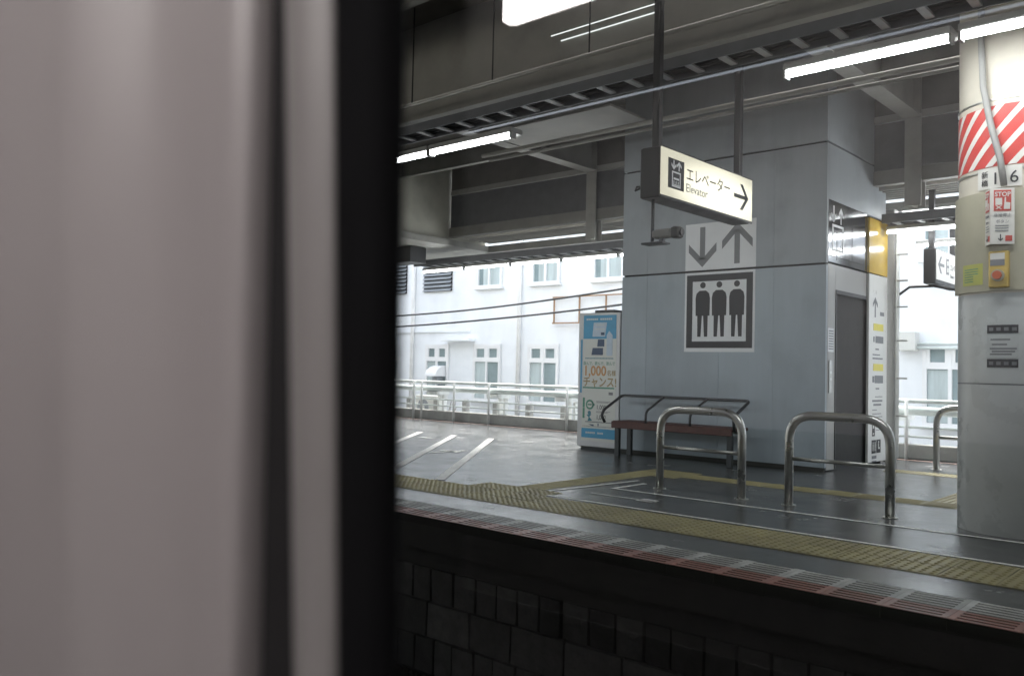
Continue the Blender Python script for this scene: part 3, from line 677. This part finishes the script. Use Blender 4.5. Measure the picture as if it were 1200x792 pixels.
bn = thing('bench', (-5.75, 9.6, 0), 'dark pipe-frame bench with brown slat seat against the tower', 'bench')
bx0, bx1, by_f, by_b = -6.66, -4.93, 9.38, 9.78
for k in range(4): box('seat_slat', (bx0, by_f+.004+k*.103, .43), (bx1, by_f+.096+k*.103, .468), 'bench_wood', bn, .006)
box('seat_apron', (bx0, by_f-.024, .375), (bx1, by_f+.002, .462), 'bench_wood', bn, .006)
MB().box((bx0+.03, by_f+.05, .385), (bx1-.03, by_f+.09, .429)).box((bx0+.03, by_b-.09, .385), (bx1-.03, by_b-.05, .429)).build('seat_frame', 'bench_metal', bn)
for x in (bx0+.02, bx1-.09):
    for y in (by_f+.03, by_b-.09): box('leg', (x, y, 0), (x+.07, y+.05, .386), 'bench_metal', bn, .005)
rx0, rx1 = -6.80, -4.92
MB().sweep(bend([(rx0, by_f+.03, .44), (rx0-.02, by_f-.02, .52), (rx0, by_f, .60), (rx0, by_b+.02, .79), (rx1, by_b+.02, .79), (rx1, by_f, .60), (rx1+.02, by_f-.02, .52), (rx1, by_f+.03, .44)], .07, 6), .019, 10).build('back_rail', 'bench_metal', bn)
for x in (-6.14, -5.5): MB().sweep(bend([(x, by_b+.02, .79), (x, by_f, .61), (x, by_f, .44)], .07, 6), .016, 10).build('armrest', 'bench_metal', bn)

mc = thing('advert_machine', (-7.3, 10.2, 0), 'tall white machine with blue and white advertisement beside the tower', 'vending machine')
mx0, mx1, my = -7.68, -6.96, 9.95
box('body', (mx0+.005, my+.03, .03), (mx1-.002, my+.62, 1.93), 'machine_grey', mc, .008)
box('base', (mx0+.03, my+.06, 0), (mx1-.03, my+.58, .03), 'black_metal', mc)
box('front_panel', (mx0, my, .04), (mx1, my+.029, 1.94), 'machine_white', mc, .006)
box('top_box', (mx0+.17, my+.15, 1.931), (mx0+.5, my+.4, 1.99), 'bench_metal', mc)
FA = Frame((mx0, my, 0), (1, 0, 0), (0, 0, 1))
po = decal('poster', FA, [rect(.085, .12, .665, 1.915)], 'ad_paper', mc)
decal('print', FA, [rect(.09, 1.57, .66, 1.905)], 'ad_blue', po, d=.005)
decal('print', FA, [rect(.085, .165, .665, .30)], 'ad_blue', po, d=.005)
decal('print', FA, [rect(.045, .80, .075, 1.56)], 'ad_blue', po, d=.003)
decal('print', FA, [[(.25, 1.60), (.47, 1.60), (.50, 1.80), (.27, 1.80)], [(.50, 1.33), (.60, 1.33), (.60, 1.62), (.54, 1.68), (.50, 1.62)]], 'ad_pale', po, d=.007)
decal('print', FA, [[(.24, 1.34), (.44, 1.34), (.44, 1.44), (.26, 1.44)], [(.34, 1.46), (.46, 1.46), (.46, 1.56), (.35, 1.56)], rect(.40, 1.62, .46, 1.66)], 'ad_navy', po, d=.009)
decal('print', FA, [rect(.26, 1.47, .33, 1.55), rect(.28, 1.70, .47, 1.71), rect(.30, 1.76, .46, 1.77)], 'ad_paper', po, d=.009)
decal('print', FA, [rect(.14+.035*k, 1.835, .165+.035*k, 1.86) for k in range(13) if k != 6], 'ad_paper', po, d=.007)
decal('print', FA, [rect(.13+.026*k, 1.285, .148+.026*k, 1.30) for k in range(19)], 'ad_teal', po, d=.005)
text('lettering', '飲んで、飲んで、飲んで', FA, .10, 1.20, .058, 'ad_green', po, d=.005, sx=.86)
text('lettering', '1,000', FA, .10, 1.05, .195, 'ad_orange', po, d=.005, sx=.93, bold=.004)
text('lettering', '名様', FA, .515, 1.055, .085, 'ad_brown', po, d=.005, sx=.9, bold=.001)
text('lettering', 'チャンス!', FA, .095, .90, .16, 'ad_brown', po, d=.005, sx=.86, bold=.003)
decal('print', FA, [rect(.095, .865, .64, .885), rect(.10, .22+.37, .135, .36+.37), rect(.10, .44, .135, .585)], 'ad_green', po, d=.005)
decal('print', FA, [disc(.225, .635, .07, 24), [(.27, .68), (.315, .635), (.27, .59)]], 'ad_green', po, d=.005)
decal('print', FA, [disc(.225, .635, .045, 24)], 'ad_paper', po, d=.007); decal('print', FA, [rect(.19, .625, .26, .645)], 'ad_green', po, d=.009)
decal('print', FA, [disc(.22, .52, .028), [(.17, .49), (.26, .50), (.22, .46), (.27, .41), (.19, .40), (.21, .45)]], 'ad_teal', po, d=.005)
for z in (.57, .43): text('lettering', '1,000', FA, .34, z, .095, 'print_dark', po, d=.005, sx=.8)
decal('print', FA, [rect(.34, .665, .55, .672), rect(.34, .68, .58, .687), rect(.34, .525, .54, .532), rect(.34, .54, .58, .546), rect(.55, .78, .62, .82), rect(.15, .385, .63, .397), rect(.10, .325, .64, .331)], 'print_grey', po, d=.005)
decal('print', FA, [[(.2, .36), (.3, .355), (.3, .335), (.26, .34)], rect(.37, .337, .385, .375)], 'ad_navy', po, d=.005)
decal('print', FA, [rect(.16+.035*k, .225, .185+.035*k, .25) for k in range(9) if k != 5], 'ad_paper', po, d=.007)

# ================================================================== BACK FENCE, PIPES, BUILDING
tag(box('kerb', (-40, 12.72, 0), (25, 12.88, .2), 'concrete', bev=.01), kind='structure')
fn = thing('platform_fence', (-9, 12.66, 0), 'pale tubular fence along the back edge of the platform', 'fence')
p0 = MB().cyl((-22, 12.64, 0), (-22, 12.64, .82), .024, 10).build('post', 'fence_paint', fn)
for i in range(1, 25):
    o = p0.copy(); col.objects.link(o); o.location.x = i*1.0
    if i == 11: o.scale = (1.25, 1, 1); o.location.x = i*1.0-(-22+9)*0-.25*(-22+9)*0
for z, r_ in ((.80, .03), (.44, .018), (.31, .015)): MB().cyl((-30, 12.685, z), (12, 12.685, z), r_, 10).build('rail', 'pipe_pale', fn)
tag(MB().cyl((-32, 12.80, .66), (14, 12.80, .66), .06, 16).build('service_pipe', 'pipe_pale'), 'thick pale service pipe running just behind the fence', 'pipe')
mb0 = None
for i, x in enumerate((-21, -19.2, -17.4, -15.6, -13.8, -12.0, -10.2, -8.4, -5.8, -4.2)):
    if mb0 is None:
        m_ = MB(); m_.box((-.10, 13.02, -.25), (-.05, 13.12, .52)); m_.box((.05, 13.02, -.25), (.10, 13.12, .52)); m_.box((-.16, 12.74, .525), (.16, 13.12, .60)); o = mb0 = m_.build('pipe_support', 'fence_paint')
    else: o = mb0.copy(); col.objects.link(o)
    o.location.x = x; tag(o, 'small pale bracket carrying the service pipe behind the fence', 'bracket', 'service pipe brackets')
sp0 = None
for i in range(12):
    if sp0 is None: o = sp0 = MB().box((-.07, 13.55, -.25), (.07, 13.69, .42), 0, .02).build('concrete_stub', 'concrete')
    else: o = sp0.copy(); col.objects.link(o)
    o.location.x = -19.2+.93*i; tag(o, 'short weathered concrete post standing behind the platform fence', 'post', 'concrete posts behind the fence')
def ac(x, y, label, s_=1.0):
    t = thing('air_conditioner', (x, y+.15, -.25), label, 'air conditioner')
    MB().box((x-.4*s_, y, -.2), (x+.4*s_, y+.3, .42), 0, .015).build('case', 'ac_white', t)
    MB().cyl((x-.1, y-.012, .12), (x-.1, y+.002, .12), .21, 28).build('fan_grille', 'louver', t)
    MB().cyl((x-.1, y-.02, .12), (x-.1, y-.011, .12), .06, 16).build('fan_hub', 'ac_white', t)
    for q in (-.3, .25): box('foot', (x+q*s_, y+.02, -.25), (x+q*s_+.06, y+.28, -.201), 'black_metal', t)
ac(-16.0, 14.6, 'outdoor air conditioner with round fan behind the fence at left')
ac(-10.0, 14.8, 'outdoor air conditioner behind the fence near the machine')
YB = 18.0
bl = thing('white_building', (-10, YB, -.25), 'white rendered building with windows across from the platform', 'building')
box('wall', (-45, YB, -.25), (25, YB+8, 6.3), 'wall_white', bl)
box('parapet', (-45, YB-.08, 6.3), (25, YB+8, 6.5), 'wall_white', bl)
box('ledge', (-30, YB-.05, 2.18), (-17.87, YB-.001, 2.25), 'wall_white', bl)
def window(x0, x1, z0, z1, kind):
    wn = box('window', (x0, YB-.012, z0), (x1, YB-.002, z1), 'curtain' if kind == 'upper' else 'pane', bl)
    f_ = MB(); t_ = .05
    f_.box((x0-.03, YB-.06, z0-.03), (x0+t_, YB-.013, z1+.03)); f_.box((x1-t_, YB-.06, z0-.03), (x1+.03, YB-.013, z1+.03))
    f_.box((x0+t_+.001, YB-.06, z1-t_), (x1-t_-.001, YB-.013, z1+.03)); f_.box((x0+t_+.001, YB-.06, z0-.03), (x1-t_-.001, YB-.013, z0+t_))
    xm = (x0+x1)/2; f_.box((xm-.035, YB-.062, z0+t_+.001), (xm+.035, YB-.014, z1-t_-.001))
    if kind == 'lower':
        zt = z1-.44; f_.box((x0+t_+.001, YB-.06, zt-.04), (xm-.036, YB-.014, zt+.04)); f_.box((xm+.036, YB-.06, zt-.04), (x1-t_-.001, YB-.014, zt+.04))
        for a, b in ((x0+t_+.002, xm-.037), (xm+.037, x1-t_-.002)):
            f_.box((a, YB-.055, zt+.041), (a+.055, YB-.015, z1-t_-.001)); f_.box((b-.055, YB-.055, zt+.041), (b, YB-.015, z1-t_-.001))
            f_.box((a+.056, YB-.055, zt+.041), (b-.056, YB-.015, zt+.09)); f_.box((a+.056, YB-.055, z1-t_-.05), (b-.056, YB-.015, z1-t_-.001))
    f_.build('frame', 'frame_white', wn)
    box('sill', (x0-.08, YB-.12, z0-.075), (x1+.08, YB-.001, z0-.032), 'frame_white', wn)
    if kind == 'lower': box('curtain', (x0+t_+.01, YB-.0135, z0+.06), (x0+t_+.38, YB-.0125, z1-.5), 'curtain', wn)
    else: box('curtain', (x0+t_+.01, YB-.0135, z0+.06), (x0+t_+.16, YB-.0125, z1-.06), 'pane', wn)
for a, b in ((-24.2, -23.2), (-22.15, -21.05), (-19.73, -18.78), (-17.68, -16.66), (-15.58, -14.56), (-13.4, -12.4), (-7.5, -6.5), (-5.36, -4.42), (-3.2, -2.2)): window(a, b, .22, 1.79, 'lower')
for a, b in ((-17.62, -16.68), (-15.52, -14.58), (-13.43, -12.5), (-11.3, -10.4), (-5.4, -4.4), (-3.4, -2.4)): window(a, b, 3.47, 4.6, 'upper')
for a, b in ((-21.9, -20.75), (-19.94, -18.70)):
    lv = box('louver_vent', (a, YB-.02, 3.42), (b, YB-.002, 4.5), 'seam', bl)
    for k in range(9): MB().add([(a, YB-.09, 3.44+.118*k), (b, YB-.09, 3.44+.118*k), (b, YB-.021, 3.52+.118*k), (a, YB-.021, 3.52+.118*k), (a, YB-.09, 3.425+.118*k), (b, YB-.09, 3.425+.118*k), (b, YB-.021, 3.505+.118*k), (a, YB-.021, 3.505+.118*k)], [(0, 1, 2, 3), (7, 6, 5, 4), (0, 4, 5, 1), (2, 6, 7, 3)]).build('slat', 'louver', lv)
for x in (-15.93, -8.0, -20.35): MB().cyl((x, YB-.08, -.25), (x, YB-.08, 6.25), .06, 10).build('downpipe', 'downpipe_white', bl)
hd = MB(); prof = [(0, 0)]+[(-.45*math.cos(a*math.pi/16), .32*math.sin(a*math.pi/16)) for a in range(9)]
hd.prism([(y, z) for y, z in prof], lambda y, z, k: (-19.30+.45*k, YB-.02+y, .86+z)); hd.build('vent_hood', 'frame_white', bl)
box('vent_box', (-19.15, YB-.3, .62), (-18.95, YB-.02, .858), 'louver', bl)
box('awning_bar', (-18.85, YB-.3, 1.90), (-17.68, YB-.005, 1.985), 'wall_white', bl, .01)
mb = MB()
for a, b in (((-14.70, 3.04), (-10.5, 3.08)), ((-14.70, 2.35), (-10.5, 2.35))): mb.box((a[0], YB-.14, a[1]), (b[0], YB-.10, a[1]+.035))
for x in (-14.70, -13.85, -13.0, -12.0): mb.box((x, YB-.095, 2.36), (x+.035, YB-.06, 3.04))
mb.build('pipe_frame', 'brown_pipe', bl)
box('junction_box', (-5.81, YB-.3, 1.66), (-5.46, YB-.005, 2.03), 'ac_white', bl, .01)
for z in (1.72, 1.80): MB().cyl((-5.46, YB-.15, z), (-3.0, YB-.15, z), .03, 8).build('wall_pipe', 'pipe_pale', bl)
tag(MB().sweep(bend([(-6.3, 17.3, 1.72), (-6.15, 17.3, 1.80), (-5.9, 17.3, 1.76)], .05), [.07]*9, 10).build('hooded_lamp', 'ac_white'), 'small white hooded wall lamp right of the guide board', 'lamp')
for pts, lab in (([(-24, 15, 2.42), (-17.85, 15, 2.443), (-14.39, 15, 2.547), (-10.27, 15, 2.853), (-6, 15, 3.3)], 'upper of two black cables crossing before the white building'),
                 ([(-24, 15, 2.05), (-16.5, 15, 2.192), (-13.03, 15, 2.35), (-10.26, 15, 2.53), (-6, 15, 2.9)], 'lower of two black cables crossing before the white building')):
    conduit('overhead_cable', bend(pts, 2.0, 6), .022, 'cable_black', lab, 'cable', 'black overhead cables')
tag(MB().cyl((-30, 15.2, 4.3), (5, 15.2, 4.75), .01, 6).build('thin_wire', 'cable_black'), 'thin wire high in front of the white building', 'wire')
# bare twigs behind the fence
def twigs(x, y, h_, label):
    mb = MB()
    for k in range(9):
        a = random.random()*6.28; l_ = h_*random.uniform(.5, 1); p = Vector((x+random.uniform(-.08, .08), y, -.25)); pts = [p]
        for q in range(4): p = p+Vector((math.cos(a)*.06+random.uniform(-.04, .04), math.sin(a)*.04, l_/4)); pts.append(p)
        mb.sweep(pts, [.008, .007, .006, .005, .003], 5)
        for q in range(3):
            b = pts[random.randint(1, 3)]; mb.sweep([b, b+Vector((random.uniform(-.15, .15), random.uniform(-.05, .05), random.uniform(.05, .18)))], [.004, .002], 4)
    tag(mb.build('bare_shrub', 'twig'), label, 'shrub', 'bare shrubs')
twigs(-4.9, 14.2, 1.3, 'bare twiggy shrub behind the fence right of the tower')
twigs(-14.6, 14.0, .75, 'bare twiggy shrub behind the fence left of the machine')

# ================================================================== TRAIN (camera sits inside)
tr = thing('train_carriage', (-2, -1, -1.06), 'pale grey inside wall panel and black window edge of the train carriage', 'train')
YG = .33
def strip(name, profile, m, smooth=True):   # profile: list of (x at camera height, lean dx/dz, y)
    mb = MB(); z0, z1 = .05, 2.18; n = len(profile); vs = []
    for z in (z0, .6, 1.1, 1.6, z1):
        for x, s_, y in profile: vs.append((x+s_*(z-1.1), y, z))
    fs = []
    for k in range(4):
        for i in range(n-1): fs.append((k*n+i, k*n+i+1, (k+1)*n+i+1, (k+1)*n+i))
    mb.add(vs, fs, 0, smooth); return mb.build(name, m, tr)
strip('window_gasket', [(-.412, -.026, .355), (-.398, -.026, .343), (-.3895, -.027, .333), (-.42, -.04, .326), (-.446, -.058, .330), (-.45, -.06, .336), (-.45, -.06, .352)], 'train_rubber')
strip('window_post', [(-.449, -.06, .352), (-.4505, -.06, .334), (-.455, -.062, .330), (-.478, -.07, .3285), (-.498, -.082, .331), (-.505, -.085, .338), (-.506, -.085, .372)], 'train_post')
strip('groove', [(-.5062, -.085, .350), (-.512, -.08, .345), (-.53, -.05, .343), (-.548, -.028, .345), (-.5545, -.022, .350)], 'train_groove')
strip('wall_panel', [(-.557, -.022, .376), (-.554, -.022, .345), (-.556, -.022, .334), (-.562, -.028, .329), (-.575, -.04, .3275), (-.60, -.06, .329), (-.64, -.08, .331), (-.67, -.10, .3305), (-.69, -.105, .326), (-.71, -.11, .318), (-.74, -.118, .306), (-.77, -.122, .299), (-.79, -.124, .297), (-.815, -.126, .299), (-.86, -.13, .301), (-1.0, -.16, .301), (-1.3, -.16, .300), (-2.2, -.16, .300)], 'train_panel')
wp = MB().add([(-.45, .36, .05), (.52, .36, .05), (.52, .36, 2.18), (-.45, .36, 2.18)], [(0, 1, 2, 3)]).build('window_pane', 'window_glass', tr)
wall = MB(); wall.box((-10, .38, 0), (-.57, .42, 2.2)); wall.box((.50, .33, 0), (10, .45, 2.2)); wall.box((-.569, .38, 0), (.499, .45, .62)); wall.box((-.569, .38, 1.72), (.499, .45, 2.2)); wall.build('side_wall', 'train_panel', tr)
box('floor', (-10, -2.4, -.12), (10, .45, -.001), 'train_dark', tr)
box('ceiling', (-10, -2.4, 2.32), (10, .45, 2.5), 'train_ceiling', tr)
box('far_wall', (-10, -2.46, 0), (10, -2.402, 2.31), 'train_ceiling', tr)
box('end_wall', (-10, -2.4, 0), (-9.9, .37, 2.2), 'train_dark', tr); box('end_wall', (9.9, -2.4, 0), (10, .32, 2.2), 'train_dark', tr)
MB().box((-3, -2.39, .38), (3, -1.95, .46), 0, .03).box((-3, -2.39, .461), (3, -2.28, .9), 0, .03).build('seat', 'seat_cloth', tr)
MB().box((-9.5, -2.0, -.95), (9.5, .1, -.13)).build('underframe', 'black_metal', tr)
for x in (-6.5, -4.6, 4.6, 6.5):
    for y in (-1.62, -.40): MB().cyl((x, y-.06, -.635), (x, y+.06, -.635), .43, 28).build('wheel', 'rail_steel', tr)
for x0, x1 in ((-1.78, -.55), (-.5, .75)):
    MB().box((x0, -1.22, 2.148), (x1, -1.165, 2.29), 0, .01).build('ceiling_lamp', 'train_tube', tr)
    MB().box((x0-.02, -1.29, 2.291), (x1+.02, -1.09, 2.319)).build('lamp_base', 'train_ceiling', tr)
for y, lab in ((-1.545, 'steel rail under the far side of the train'), (-.475, 'steel rail under the near side of the train')):
    t = MB().prism(pr_, lambda a, b, k, y=y: ((-40 if k == 0 else 30), y-a, -1.215+b)).build('rail', 'rail_steel'); tag(t, lab, 'rail', 'rails below the train')
